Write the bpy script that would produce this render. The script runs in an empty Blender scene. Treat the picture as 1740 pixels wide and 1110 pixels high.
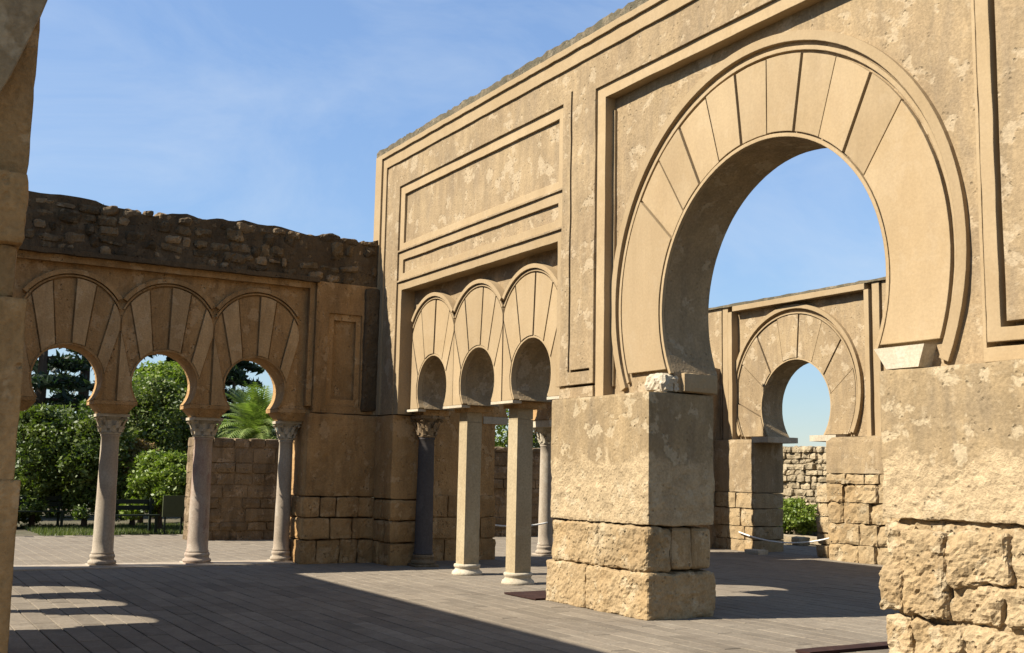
import bpy, bmesh, math, random
import numpy as np
from mathutils import Vector, Matrix, noise, geometry

scene = bpy.context.scene
COL = scene.collection
RAD = math.radians

# ------------------------------------------------------------------ camera
cam_d = bpy.data.cameras.new('camera')
cam = bpy.data.objects.new('camera', cam_d); COL.objects.link(cam)
scene.camera = cam
YAW, PITCH, ROLL = -1.04114, 0.13217, 0.01974
fw = Vector((math.sin(YAW)*math.cos(PITCH), math.cos(YAW)*math.cos(PITCH), math.sin(PITCH)))
rt = Vector((math.cos(YAW), -math.sin(YAW), 0)); up = rt.cross(fw)
r2 = math.cos(ROLL)*rt + math.sin(ROLL)*up; u2 = -math.sin(ROLL)*rt + math.cos(ROLL)*up
M3 = Matrix((r2, u2, -fw)).transposed()
cam.matrix_world = Matrix.Translation((18.6135, -8.0775, 1.62)) @ M3.to_4x4()
cam_d.sensor_width = 36; cam_d.lens = 1880.935/1740*36
cam_d.clip_start = 0.05; cam_d.clip_end = 4000

# ------------------------------------------------------------------ sky and sun
SA, SB = 0.29, 1.06                       # sun travels (SA, SB, -1)
elev = math.atan(1/math.hypot(SA, SB)); azim = math.atan2(-SA, -SB)
world = bpy.data.worlds.new('World'); scene.world = world; world.use_nodes = True
wn = world.node_tree.nodes; wl = world.node_tree.links
bg = wn['Background']
sky = wn.new('ShaderNodeTexSky'); sky.sky_type = 'NISHITA'; sky.sun_disc = False
sky.sun_elevation = elev; sky.sun_rotation = azim % (2*math.pi)
sky.air_density = 1.0; sky.dust_density = 0.0; sky.ozone_density = 2.0; sky.altitude = 1200
tc = wn.new('ShaderNodeTexCoord')
mp = wn.new('ShaderNodeMapping'); mp.inputs['Scale'].default_value = (1.3, 2.2, 5.0); mp.inputs['Rotation'].default_value = (0.2, 0.35, 0.5)
cl = wn.new('ShaderNodeTexNoise'); cl.inputs['Scale'].default_value = 1.7; cl.inputs['Detail'].default_value = 8; cl.inputs['Roughness'].default_value = 0.62; cl.inputs['Distortion'].default_value = 0.7
cr = wn.new('ShaderNodeMapRange'); cr.inputs['From Min'].default_value = 0.42; cr.inputs['From Max'].default_value = 0.85; cr.inputs['To Max'].default_value = 0.50
mx = wn.new('ShaderNodeMix'); mx.data_type = 'RGBA'; mx.inputs['B'].default_value = (4.2, 4.8, 5.6, 1)
wl.new(tc.outputs['Generated'], mp.inputs['Vector']); wl.new(mp.outputs[0], cl.inputs['Vector'])
wl.new(cl.outputs['Fac'], cr.inputs['Value']); wl.new(cr.outputs[0], mx.inputs['Factor'])
# soft shoulder over the whole sky: the bright band at the horizon is held back
bw = wn.new('ShaderNodeRGBToBW'); wl.new(sky.outputs[0], bw.inputs[0])
m1 = wn.new('ShaderNodeMath'); m1.operation = 'MULTIPLY_ADD'; m1.inputs[1].default_value = 0.36; m1.inputs[2].default_value = 1.0; wl.new(bw.outputs[0], m1.inputs[0])
m2 = wn.new('ShaderNodeMath'); m2.operation = 'DIVIDE'; m2.inputs[0].default_value = 2.2; wl.new(m1.outputs[0], m2.inputs[1])
vm = wn.new('ShaderNodeVectorMath'); vm.operation = 'SCALE'; wl.new(sky.outputs[0], vm.inputs[0]); wl.new(m2.outputs[0], vm.inputs['Scale'])
wl.new(vm.outputs[0], mx.inputs['A']); wl.new(mx.outputs['Result'], bg.inputs['Color'])
bg.inputs['Strength'].default_value = 0.070

sun_d = bpy.data.lights.new('sun', 'SUN'); sun_d.energy = 5.0; sun_d.angle = RAD(0.53); sun_d.color = (1.0, 0.94, 0.85)
sun = bpy.data.objects.new('sun', sun_d); COL.objects.link(sun)
sun.rotation_euler = Vector((SA, SB, -1)).to_track_quat('-Z', 'Y').to_euler()
sun.location = (-3, -12, 14)

vs = scene.view_settings
vs.view_transform = 'Standard'; vs.look = 'None'; vs.gamma = 1; vs.use_curve_mapping = False; vs.exposure = 1.25
scene.render.engine = 'CYCLES'
scene.cycles.max_bounces = 6; scene.cycles.diffuse_bounces = 4; scene.cycles.transparent_max_bounces = 8

# ------------------------------------------------------------------ materials
def new_mat(name):
    m = bpy.data.materials.new(name); m.use_nodes = True
    n = m.node_tree.nodes; b = n['Principled BSDF']
    b.inputs['Specular IOR Level'].default_value = 0.15
    return m, n, m.node_tree.links, b

def noise_node(n, l, vec, scale, detail=5, rough=0.55, dist=0.0):
    t = n.new('ShaderNodeTexNoise'); t.inputs['Scale'].default_value = scale; t.inputs['Detail'].default_value = detail
    t.inputs['Roughness'].default_value = rough; t.inputs['Distortion'].default_value = dist
    l.new(vec, t.inputs['Vector']); return t.outputs['Fac']

def maprange(n, l, v, a, b, c=0.0, d=1.0):
    t = n.new('ShaderNodeMapRange'); t.inputs['From Min'].default_value = a; t.inputs['From Max'].default_value = b
    t.inputs['To Min'].default_value = c; t.inputs['To Max'].default_value = d
    l.new(v, t.inputs['Value']); return t.outputs[0]

def mixc(n, l, f, a, b, blend='MIX'):
    t = n.new('ShaderNodeMix'); t.data_type = 'RGBA'; t.blend_type = blend
    for s, v in (('Factor', f), ('A', a), ('B', b)):
        if isinstance(v, (int, float)): t.inputs[s].default_value = v
        elif isinstance(v, tuple): t.inputs[s].default_value = (*v, 1)
        else: l.new(v, t.inputs[s])
    return t.outputs['Result']

def mathn(n, l, op, a, b=0.0):
    t = n.new('ShaderNodeMath'); t.operation = op
    for i, v in enumerate((a, b)):
        if isinstance(v, (int, float)): t.inputs[i].default_value = v
        else: l.new(v, t.inputs[i])
    return t.outputs[0]

ALB = 0.5      # common albedo scale of the stone colours below
def stone_mat(name, base, dark, light, stain=None, stain_amt=0.0, pit=0.5, bump=0.25, patch=0.5, rand=0.25, lichen=None, scale=1.0, bevel=0.0, grain=1.0, low=None):
    """weathered stone or lime render; colour from world-space noise, relief from bump"""
    K = ALB
    base, dark, light = (tuple(x*K for x in t) for t in (base, dark, light))
    stain = tuple(x*K for x in stain) if stain else None
    lichen = (tuple(x*K for x in lichen[0]), lichen[1]) if lichen else None
    m, n, l, b = new_mat(name)
    g = n.new('ShaderNodeNewGeometry'); P = g.outputs['Position']
    big = noise_node(n, l, P, 0.9*scale, 4, 0.6, 0.6)
    mid = noise_node(n, l, P, 5.0*scale, 5, 0.62, 0.3)
    blo = noise_node(n, l, P, 3.6*scale, 4, 0.6, 0.25)
    fine = noise_node(n, l, P, 34*scale, 3, 0.65)
    c = mixc(n, l, maprange(n, l, big, 0.36, 0.64), dark, base)
    # grey-brown rain streaks down the face
    mp3 = n.new('ShaderNodeMapping'); mp3.inputs['Scale'].default_value = (5.5, 5.5, 0.8); l.new(P, mp3.inputs['Vector'])
    sk = noise_node(n, l, mp3.outputs[0], 1.0*scale, 4, 0.65, 0.4)
    c = mixc(n, l, 1.0, c, maprange(n, l, sk, 0.32, 0.70, 1.0-0.30*patch, 1.0+0.14*patch), 'MULTIPLY')
    if stain:
        mp2 = n.new('ShaderNodeMapping'); mp2.inputs['Scale'].default_value = (2.2, 2.2, 0.55)
        l.new(P, mp2.inputs['Vector'])
        st = noise_node(n, l, mp2.outputs[0], 1.5*scale, 5, 0.66, 0.8)
        c = mixc(n, l, maprange(n, l, st, 0.47, 0.68, 0, stain_amt), c, stain)
    lowf = None
    if low:      # below a ragged line the render has worn off to bare stone
        sx = n.new('ShaderNodeSeparateXYZ'); l.new(P, sx.inputs[0])
        zz = mathn(n, l, 'ADD', sx.outputs['Z'], mathn(n, l, 'MULTIPLY', mathn(n, l, 'SUBTRACT', blo, 0.5), 1.1))
        lowf = maprange(n, l, zz, low[0]+.07, low[0]-.07)
        lc = mixc(n, l, maprange(n, l, mid, .35, .65), tuple(x*K*.80 for x in low[1]), tuple(x*K*1.12 for x in low[1]))
        c = mixc(n, l, lowf, c, lc)
    # patches where the skin has fallen and paler stone shows
    pf = maprange(n, l, blo, 0.565, 0.615, 0, patch)
    c = mixc(n, l, pf, c, light)
    c = mixc(n, l, maprange(n, l, mid, 0.56, 0.70, 0, patch*0.6), c, light)
    spk = maprange(n, l, fine, 0.30, 0.72, 1-0.20*grain, 1+0.13*grain)
    c = mixc(n, l, 1.0, c, spk, 'MULTIPLY')
    if rand:
        oi = n.new('ShaderNodeObjectInfo')
        rv = maprange(n, l, oi.outputs['Random'], 0, 1, 1-rand, 1+rand*0.6)
        c = mixc(n, l, 1.0, c, rv, 'MULTIPLY')
    # small dark pits, thickest round the edges of the patches
    vo = n.new('ShaderNodeTexVoronoi'); vo.inputs['Scale'].default_value = 15*scale; l.new(P, vo.inputs['Vector'])
    pm = maprange(n, l, vo.outputs['Distance'], 0.12, 0.30)
    edge = mathn(n, l, 'MULTIPLY', maprange(n, l, blo, 0.535, 0.58), maprange(n, l, blo, 0.66, 0.60))
    pmask = mathn(n, l, 'MAXIMUM', maprange(n, l, noise_node(n, l, P, 3.1*scale, 2, 0.6), 0.54, 0.64, 0, 0.8), edge)
    pitv = mathn(n, l, 'MULTIPLY', mathn(n, l, 'SUBTRACT', 1.0, pm), pmask)
    c = mixc(n, l, mathn(n, l, 'MULTIPLY', pitv, min(1, 0.55*pit)), c, tuple(x*0.40 for x in base))
    if lichen:
        ln = noise_node(n, l, P, 7.0, 6, 0.7)
        c = mixc(n, l, maprange(n, l, ln, 0.40, 0.56, 0, lichen[1]), c, lichen[0])
    l.new(c, b.inputs['Base Color']); b.inputs['Roughness'].default_value = 0.93
    h = mathn(n, l, 'ADD', mathn(n, l, 'MULTIPLY', mid, 0.55), mathn(n, l, 'MULTIPLY', fine, 0.30))
    if low: h = mathn(n, l, 'SUBTRACT', mathn(n, l, 'MULTIPLY', h, mathn(n, l, 'ADD', 1.0, mathn(n, l, 'MULTIPLY', lowf, 1.6))), mathn(n, l, 'MULTIPLY', lowf, 0.8))
    h = mathn(n, l, 'SUBTRACT', h, mathn(n, l, 'MULTIPLY', pf, 0.22))
    h = mathn(n, l, 'SUBTRACT', h, mathn(n, l, 'MULTIPLY', pitv, 0.5*pit))
    bp = n.new('ShaderNodeBump'); bp.inputs['Strength'].default_value = bump*2.2; bp.inputs['Distance'].default_value = 0.03
    if bevel:
        bv = n.new('ShaderNodeBevel'); bv.samples = 2; bv.inputs['Radius'].default_value = bevel
        l.new(bv.outputs[0], bp.inputs['Normal'])
    l.new(h, bp.inputs['Height']); l.new(bp.outputs[0], b.inputs['Normal'])
    return m

M = {}
M['render']  = stone_mat('lime_render', (0.60, 0.432, 0.235), (0.50, 0.355, 0.195), (0.74, 0.575, 0.36), stain=(0.32, 0.245, 0.16), stain_amt=0.42, bump=0.30, patch=0.62, pit=0.9, rand=0.05, bevel=0.012)
M['pier'] = stone_mat('worn_pier_render', (0.60, 0.43, 0.225), (0.48, 0.345, 0.185), (0.76, 0.60, 0.37), stain=(0.30, 0.23, 0.145), stain_amt=0.5, bump=0.30, patch=0.7, pit=1.0, rand=0.04, bevel=0.012, low=(1.78, (0.70, 0.52, 0.295)))
M['smooth']  = stone_mat('smooth_render', (0.645, 0.470, 0.262), (0.585, 0.415, 0.22), (0.68, 0.515, 0.31), stain=(0.48, 0.34, 0.20), stain_amt=0.16, bump=0.06, patch=0.20, pit=0.08, rand=0.10, bevel=0.012, grain=0.45)
M['block']   = stone_mat('limestone_block', (0.68, 0.50, 0.275), (0.56, 0.38, 0.185), (0.80, 0.64, 0.40), stain=(0.40, 0.28, 0.16), stain_amt=0.25, bump=0.55, patch=0.5, pit=1.0, rand=0.10)
M['bwall']   = stone_mat('shaded_render', (0.76, 0.45, 0.185), (0.60, 0.345, 0.135), (0.88, 0.58, 0.29), stain=(0.26, 0.155, 0.07), stain_amt=0.5, bump=0.5, patch=0.55, pit=1.0, rand=0.14, bevel=0.012)
M['bpale'] = stone_mat('pale_voussoir', (0.88, 0.58, 0.28), (0.72, 0.45, 0.20), (0.95, 0.68, 0.38), stain=(0.34, 0.21, 0.10), stain_amt=0.4, bump=0.3, patch=0.4, pit=0.5, rand=0.12, bevel=0.012)
M['rubble']  = stone_mat('dark_rubble', (0.30, 0.20, 0.10), (0.18, 0.125, 0.065), (0.48, 0.35, 0.20), stain=(0.08, 0.058, 0.034), stain_amt=0.75, bump=0.6, patch=0.5, pit=1.0, rand=0.5)
M['rubble_pale'] = stone_mat('pale_rubble', (0.50, 0.34, 0.18), (0.35, 0.235, 0.12), (0.62, 0.46, 0.28), stain=(0.10, 0.075, 0.045), stain_amt=0.5, bump=0.6, patch=0.5, pit=1.0, rand=0.35)
M['mortar']  = stone_mat('dark_mortar', (0.23, 0.155, 0.08), (0.135, 0.092, 0.05), (0.33, 0.235, 0.13), stain=(0.065, 0.048, 0.03), stain_amt=0.6, bump=0.6, patch=0.3, pit=1.0, rand=0)
M['lowstone'] = stone_mat('low_wall_stone', (0.44, 0.31, 0.175), (0.30, 0.205, 0.11), (0.58, 0.43, 0.27), stain=(0.13, 0.09, 0.05), stain_amt=0.65, bump=0.6, patch=0.6, pit=1.0, rand=0.2)
M['crest']   = stone_mat('lichen_crest', (0.36, 0.28, 0.17), (0.22, 0.175, 0.115), (0.52, 0.42, 0.27), lichen=((0.13, 0.12, 0.075), 0.7), bump=0.7, rand=0.1)
M['pale']    = stone_mat('pale_marble', (0.68, 0.57, 0.42), (0.58, 0.46, 0.32), (0.78, 0.69, 0.54), stain=(0.36, 0.24, 0.17), stain_amt=0.35, bump=0.06, patch=0.3, pit=0.1, rand=0.05)
M['impost']  = stone_mat('pale_impost', (0.86, 0.74, 0.53), (0.74, 0.61, 0.42), (0.96, 0.86, 0.66), bump=0.15, patch=0.4, pit=0.3, rand=0.06)
M['square']  = stone_mat('square_pillar_stone', (0.66, 0.52, 0.31), (0.58, 0.44, 0.25), (0.74, 0.61, 0.39), bump=0.08, patch=0.3, pit=0.15, rand=0.04)
M['pink'] = stone_mat('pink_stained_marble', (0.68, 0.56, 0.42), (0.58, 0.43, 0.31), (0.78, 0.69, 0.54), stain=(0.34, 0.14, 0.11), stain_amt=0.6, bump=0.06, patch=0.3, pit=0.1, rand=0.0, scale=1.4)
M['darkcol'] = stone_mat('blue_grey_marble', (0.15, 0.128, 0.11), (0.115, 0.098, 0.088), (0.20, 0.17, 0.15), bump=0.05, patch=0.3, pit=0.1, rand=0)
M['slab']    = stone_mat('paving_stone', (0.37, 0.305, 0.22), (0.315, 0.255, 0.183), (0.415, 0.35, 0.26), stain=(0.235, 0.195, 0.145), stain_amt=0.5, bump=0.10, patch=0.4, pit=0.2, rand=0.19)
M['joint']   = stone_mat('paving_joint', (0.17, 0.14, 0.105), (0.135, 0.115, 0.085), (0.21, 0.175, 0.13), bump=0.2, rand=0)
M['earth']   = stone_mat('dry_earth', (0.26, 0.21, 0.14), (0.17, 0.15, 0.09), (0.32, 0.27, 0.18), stain=(0.10, 0.12, 0.045), stain_amt=0.7, bump=0.4, rand=0, scale=0.5)
M['redbrown']  = stone_mat('red_brown_patch', (0.075, 0.034, 0.024), (0.055, 0.026, 0.02), (0.10, 0.05, 0.035), bump=0.15, rand=0.1)
M['far']     = stone_mat('far_rubble', (0.68, 0.53, 0.32), (0.52, 0.40, 0.235), (0.78, 0.64, 0.42), stain=(0.20, 0.16, 0.10), stain_amt=0.4, bump=0.6, pit=1.0, rand=0.22)

def plain(name, col, rough=0.6, metal=0):
    m, n, l, b = new_mat(name)
    g = n.new('ShaderNodeNewGeometry')
    f = noise_node(n, l, g.outputs['Position'], 14, 4)
    c = mixc(n, l, f, tuple(x*0.75 for x in col), tuple(min(1, x*1.2) for x in col))
    l.new(c, b.inputs['Base Color']); b.inputs['Roughness'].default_value = rough; b.inputs['Metallic'].default_value = metal
    return m
M['rope'] = plain('pale_rope', (0.68, 0.64, 0.56), 0.9)
M['metal'] = plain('green_painted_metal', (0.016, 0.022, 0.014), 0.6)
M['board'] = plain('olive_board', (0.055, 0.06, 0.028), 0.6)
M['bark'] = plain('bark', (0.075, 0.055, 0.04), 0.95)

def leaf_mat(name, c1, c2, c3=None):
    m, n, l, b = new_mat(name)
    g = n.new('ShaderNodeNewGeometry')
    c = mixc(n, l, g.outputs['Random Per Island'], c1, c2)
    if c3:
        f = noise_node(n, l, g.outputs['Position'], 1.3, 3)
        c = mixc(n, l, maprange(n, l, f, 0.45, 0.62), c, c3)
    l.new(c, b.inputs['Base Color']); b.inputs['Roughness'].default_value = 0.5; b.inputs['Specular IOR Level'].default_value = 0.35
    tr = n.new('ShaderNodeBsdfTranslucent'); l.new(mixc(n, l, 1.0, c, (1.0, 1.25, 0.45), 'MULTIPLY'), tr.inputs['Color'])
    ms = n.new('ShaderNodeMixShader'); ms.inputs[0].default_value = 0.32
    l.new(b.outputs[0], ms.inputs[1]); l.new(tr.outputs[0], ms.inputs[2])
    l.new(ms.outputs[0], n['Material Output'].inputs['Surface'])
    return m
M['leaf_dark']   = leaf_mat('laurel_leaf', (0.038, 0.062, 0.013), (0.116, 0.150, 0.029), (0.109, 0.130, 0.024))
M['leaf_mid']    = leaf_mat('mid_leaf', (0.063, 0.091, 0.019), (0.153, 0.171, 0.043))
M['leaf_bright'] = leaf_mat('bright_leaf', (0.096, 0.139, 0.017), (0.216, 0.256, 0.043))
M['leaf_ochre']  = leaf_mat('ochre_leaf', (0.174, 0.117, 0.033), (0.246, 0.143, 0.055), (0.131, 0.143, 0.039))
M['leaf_pine']   = leaf_mat('conifer_needle', (0.014, 0.030, 0.016), (0.045, 0.065, 0.035))
M['leaf_palm']   = leaf_mat('palm_leaf', (0.116, 0.169, 0.039), (0.261, 0.299, 0.088))
M['leaf_grey']   = leaf_mat('grey_leaf', (0.145, 0.150, 0.083), (0.246, 0.234, 0.143))
M['grass']       = leaf_mat('grass_blade', (0.06, 0.085, 0.02), (0.15, 0.16, 0.05))

# ------------------------------------------------------------------ helpers
def obj(name, bm, mat, parent=None, smooth=False):
    me = bpy.data.meshes.new(name)
    if isinstance(bm, bmesh.types.BMesh):
        bmesh.ops.recalc_face_normals(bm, faces=bm.faces)
        bm.to_mesh(me); bm.free()
    else:
        me.from_pydata(*bm)
    me.materials.append(M[mat])
    if smooth:
        for p in me.polygons: p.use_smooth = True
    o = bpy.data.objects.new(name, me); COL.objects.link(o)
    if parent:
        o.parent = parent
        if parent.name in WORLD: o.location = -parent.location
    return o

WORLD = set()      # things whose parts are modelled in world coordinates
def thing(name, label, cat, loc=(0, 0, 0), group=None, world=False):
    o = bpy.data.objects.new(name, None); COL.objects.link(o); o.location = loc
    o.empty_display_size = 0.3
    if world: WORLD.add(o.name)
    tag(o, label, cat, group); return o

def tag(o, label, cat, group=None):
    o['label'] = label; o['category'] = cat
    if group: o['group'] = group
    return o

def T_A(y0):    # wall facing -y : u = x, depth goes to +y
    return lambda u, d, z: (u, y0 + d, z)
def T_B(x0):    # wall facing +x : u = y, depth goes to -x
    return lambda u, d, z: (x0 - d, u, z)
def T_C(y0):    # wall facing +y : depth goes to -y
    return lambda u, d, z: (u, y0 - d, z)

def densify(loop, step, jit, seed=0.0):
    out = []
    n = len(loop)
    for i in range(n):
        a = Vector(loop[i]); b = Vector(loop[(i+1) % n]); L = (b-a).length
        k = max(1, int(L/step))
        for j in range(k):
            p = a.lerp(b, j/k)
            if jit:
                q = Vector((p.x*3.1+seed, p.y*3.1, 1.7+seed)); q2 = q*5.3
                p = p + Vector((noise.noise(q)*0.6+noise.noise(q2)*0.6, noise.noise(q+Vector((7, 3, 1)))*0.6+noise.noise(q2+Vector((2, 9, 4)))*0.6))*jit
            out.append((p.x, p.y))
    return out

def prism(T, outer, d0, d1, holes=(), step=0.25, jit=0.0, grid=0.0, amp=0.0, seed=0.0, bm=None):
    """flat shape in (u,z) with holes, from depth d0 (front) to d1; optional wavy front"""
    loops = [densify(outer, step, jit, seed)] + [densify(h, step, jit, seed) for h in holes]
    v2 = []; e2 = []
    for lp in loops:
        s = len(v2); v2 += [Vector(p) for p in lp]
        e2 += [(s+i, s+(i+1) % len(lp)) for i in range(len(lp))]
    if grid:
        us = [p[0] for p in loops[0]]; zs = [p[1] for p in loops[0]]
        nu = int((max(us)-min(us))/grid); nz = int((max(zs)-min(zs))/grid)
        for i in range(1, nu):
            for j in range(1, nz):
                v2.append(Vector((min(us)+(i+0.25*(j % 2)*2)*grid, min(zs)+j*grid)))
    rv, re, rf, *_ = geometry.delaunay_2d_cdt(v2, e2, [], 0, 1e-5)
    segs = [(v2[a].x, v2[a].y, v2[b].x, v2[b].y) for a, b in e2]
    S = np.array(segs)
    cen = np.array([[sum(rv[i].x for i in f)/len(f), sum(rv[i].y for i in f)/len(f)] for f in rf])
    keep = []
    for c0 in range(0, len(cen), 4000):
        cc = cen[c0:c0+4000]
        px = cc[:, 0:1]; py = cc[:, 1:2]
        cond = (S[:, 1] > py) != (S[:, 3] > py)
        dy = S[:, 3]-S[:, 1]; dy = np.where(np.abs(dy) < 1e-12, 1e-12, dy)
        xi = S[:, 0]+(py-S[:, 1])/dy*(S[:, 2]-S[:, 0])
        keep += list((np.sum(cond & (px < xi), axis=1) % 2) == 1)
    rf = [f for f, k in zip(rf, keep) if k]
    if bm is None: bm = bmesh.new()
    def wob(p):
        if not amp: return 0.0
        q = Vector((p.x*1.7, p.y*1.7, seed)); return (noise.noise(q) + 0.5*noise.noise(q*3.3) + 0.3*noise.noise(q*9))*amp
    fr = [bm.verts.new(T(p.x, d0+wob(p), p.y)) for p in rv]
    bk = [bm.verts.new(T(p.x, d1, p.y)) for p in rv]
    cnt = {}
    for f in rf:
        try:
            bm.faces.new([fr[i] for i in f]); bm.faces.new([bk[i] for i in reversed(f)])
        except ValueError: continue
        for i in range(len(f)):
            a, b = f[i], f[(i+1) % len(f)]
            k = (min(a, b), max(a, b)); cnt[k] = cnt.get(k, 0)+1
    for (a, b), c in cnt.items():
        if c == 1:
            try: bm.faces.new([fr[a], fr[b], bk[b], bk[a]])
            except ValueError: pass
    lone = [v for v in bm.verts if not v.link_faces]
    for v in lone: bm.verts.remove(v)
    return bm

def rect(x0, x1, z0, z1): return [(x0, z0), (x1, z0), (x1, z1), (x0, z1)]

def arc(c, r, a0, a1, n):   # angle from vertical, clockwise positive (towards +u)
    return [(c[0]+r*math.sin(a0+(a1-a0)*i/n), c[1]+r*math.cos(a0+(a1-a0)*i/n)) for i in range(n+1)]

def rough_box(lo, hi, res=0.06, amp=0.02, rnd=0.05, seed=0, fq=3.0, bm=None, ramp=None):
    """a worn stone: subdivided box, corners rounded, faces lumpy"""
    lo = Vector(lo); hi = Vector(hi); c = (lo+hi)/2; h = (hi-lo)/2
    n = [max(2, min(64, int(2*h[i]/res))) for i in range(3)]
    own = bm is None
    if own: bm = bmesh.new()
    vm = {}
    sd = Vector((seed*1.37, seed*0.71, seed*2.13))
    rnd = min(rnd, min(h)*0.8)
    def V(i, j, k):
        key = (i, j, k)
        if key in vm: return vm[key]
        p = Vector((lo.x+2*h.x*i/n[0], lo.y+2*h.y*j/n[1], lo.z+2*h.z*k/n[2]))
        q = p-c
        core = Vector([max(-(h[a]-rnd), min(h[a]-rnd, q[a])) for a in range(3)])
        dd = q-core
        if dd.length > 1e-6: q = core + dd.normalized()*min(rnd, dd.length) if sum(abs(x) > 1e-6 for x in dd) > 1 else q
        nn = Vector((q.x/h.x, q.y/h.y, q.z/h.z)); nn = Vector([x**5 for x in nn]); nn = nn.normalized() if nn.length > 1e-6 else Vector((0, 0, 1))
        w = p*fq + sd
        d = noise.noise(w) + 0.55*noise.noise(w*2.7) + 0.40*noise.noise(w*6.5) + 0.25*noise.noise(w*13) - 0.8*max(0, 0.25-abs(noise.noise(w*1.6+Vector((5, 1, 2)))))
        vm[key] = bm.verts.new(c + q + nn*(d*amp*(1+ramp[1]*max(0, min(1, (ramp[0]-p.z)/.35)) if ramp else 1))); return vm[key]
    def quad(a, b, cc, d): bm.faces.new((V(*a), V(*b), V(*cc), V(*d)))
    for i in range(n[0]):
        for j in range(n[1]):
            quad((i, j, 0), (i, j+1, 0), (i+1, j+1, 0), (i+1, j, 0)); quad((i, j, n[2]), (i+1, j, n[2]), (i+1, j+1, n[2]), (i, j+1, n[2]))
    for i in range(n[0]):
        for k in range(n[2]):
            quad((i, 0, k), (i+1, 0, k), (i+1, 0, k+1), (i, 0, k+1)); quad((i, n[1], k), (i, n[1], k+1), (i+1, n[1], k+1), (i+1, n[1], k))
    for j in range(n[1]):
        for k in range(n[2]):
            quad((0, j, k), (0, j, k+1), (0, j+1, k+1), (0, j+1, k)); quad((n[0], j, k), (n[0], j+1, k), (n[0], j+1, k+1), (n[0], j, k+1))
    return bm

def lathe(profile, seg=28, bm=None, loc=(0, 0, 0), lump=0.0):
    if bm is None: bm = bmesh.new()
    rows = []
    for r, z in profile:
        row = []
        for i in range(seg):
            a = 2*math.pi*i/seg
            rr = r + (noise.noise(Vector((math.cos(a)*2+loc[0], math.sin(a)*2+loc[1], z*3)))*lump if lump else 0)
            row.append(bm.verts.new((loc[0]+rr*math.cos(a), loc[1]+rr*math.sin(a), loc[2]+z)))
        rows.append(row)
    for a, b in zip(rows, rows[1:]):
        for i in range(seg): bm.faces.new((a[i], a[(i+1) % seg], b[(i+1) % seg], b[i]))
    bm.faces.new(list(reversed(rows[0]))); bm.faces.new(rows[-1])
    return bm

def box(bm, lo, hi, top_scale=1.0, rot=None):
    c = [(lo[i]+hi[i])/2 for i in range(3)]
    vs_ = []
    for z in (lo[2], hi[2]):
        s = top_scale if z == hi[2] else 1.0
        for x, y in ((lo[0], lo[1]), (hi[0], lo[1]), (hi[0], hi[1]), (lo[0], hi[1])):
            vs_.append(bm.verts.new((c[0]+(x-c[0])*s, c[1]+(y-c[1])*s, z)))
    for f in ((3, 2, 1, 0), (4, 5, 6, 7), (0, 1, 5, 4), (1, 2, 6, 5), (2, 3, 7, 6), (3, 0, 4, 7)):
        bm.faces.new([vs_[i] for i in f])
    return bm

def tube(bm, pts, r, seg=6):
    pts = [Vector(p) for p in pts]; rows = []
    for i, p in enumerate(pts):
        d = (pts[min(i+1, len(pts)-1)]-pts[max(i-1, 0)]).normalized()
        s = d.cross(Vector((0, 0, 1))); s = s.normalized() if s.length > 1e-3 else Vector((1, 0, 0)); t = s.cross(d)
        rr = r[i] if isinstance(r, (list, tuple)) else r
        rows.append([bm.verts.new(p + (s*math.cos(2*math.pi*k/seg)+t*math.sin(2*math.pi*k/seg))*rr) for k in range(seg)])
    for a, b in zip(rows, rows[1:]):
        for k in range(seg): bm.faces.new((a[k], a[(k+1) % seg], b[(k+1) % seg], b[k]))
    bm.faces.new(rows[0]); bm.faces.new(list(reversed(rows[-1])))
    return bm

# ---- arches ----------------------------------------------------------------
def horseshoe(c, r, zb, n=40):
    """opening outline from lower right round the top to lower left (u,z)"""
    a = math.pi - math.acos(max(-1, min(1, (c[1]-zb)/r)))
    return list(reversed(arc(c, r, -a, a, n)))

def arch_face(T, wall, ci, ri, co, ro, joints, zb, umin, umax, dfront, dback, mat, gap=0.02, alt=0.016, seed=0, name='voussoir', mat2=None):
    """voussoirs between inner circle (ci,ri) and outer circle (co,ro); joints = [(inner angle, outer angle)]"""
    ae_i = math.pi - math.acos((ci[1]-zb)/ri); 
    ae_o = math.pi - math.acos(max(-1, min(1, (co[1]-zb)/ro))) if umin < co[0]-ro else RAD(96)
    js = [(-ae_i, -ae_o)] + list(joints) + [(ae_i, ae_o)]
    for k in range(len(js)-1):
        (i0, o0), (i1, o1) = js[k], js[k+1]
        gi, go = gap/2/ri, gap/2/ro
        if k > 0: i0 += gi; o0 += go
        if k < len(js)-2: i1 -= gi; o1 -= go
        n = max(3, int(abs(o1-o0)*ro/0.09))
        poly = arc(ci, ri, i0, i1, n) + list(reversed(arc(co, ro, o0, o1, n)))
        pts = []
        for p in poly:
            q = (max(umin, min(umax, p[0])), max(zb, p[1]))
            if not pts or (abs(q[0]-pts[-1][0])+abs(q[1]-pts[-1][1])) > 1e-4: pts.append(q)
        # square foot where the bay's side cuts the outer circle
        if umin > co[0]-ro:
            if k == 0: pts.append((umin, zb))
            if k == len(js)-2:
                m_ = max(range(len(pts)), key=lambda i: -math.hypot(pts[i][0]-(ci[0]+ri*math.sin(i1)), pts[i][1]-zb))
                pts = pts[:m_+1] + [(umax, zb)] + pts[m_+1:]
        d = dfront + (alt if k % 2 else 0.0) + random.Random(seed*31+k).uniform(-.003, .003)
        obj(name, prism(T, list(reversed(pts)), d, dback, step=0.3, jit=0.004, seed=seed+k*0.7), (mat2 if mat2 and k % 2 == 0 else mat), wall)

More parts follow.
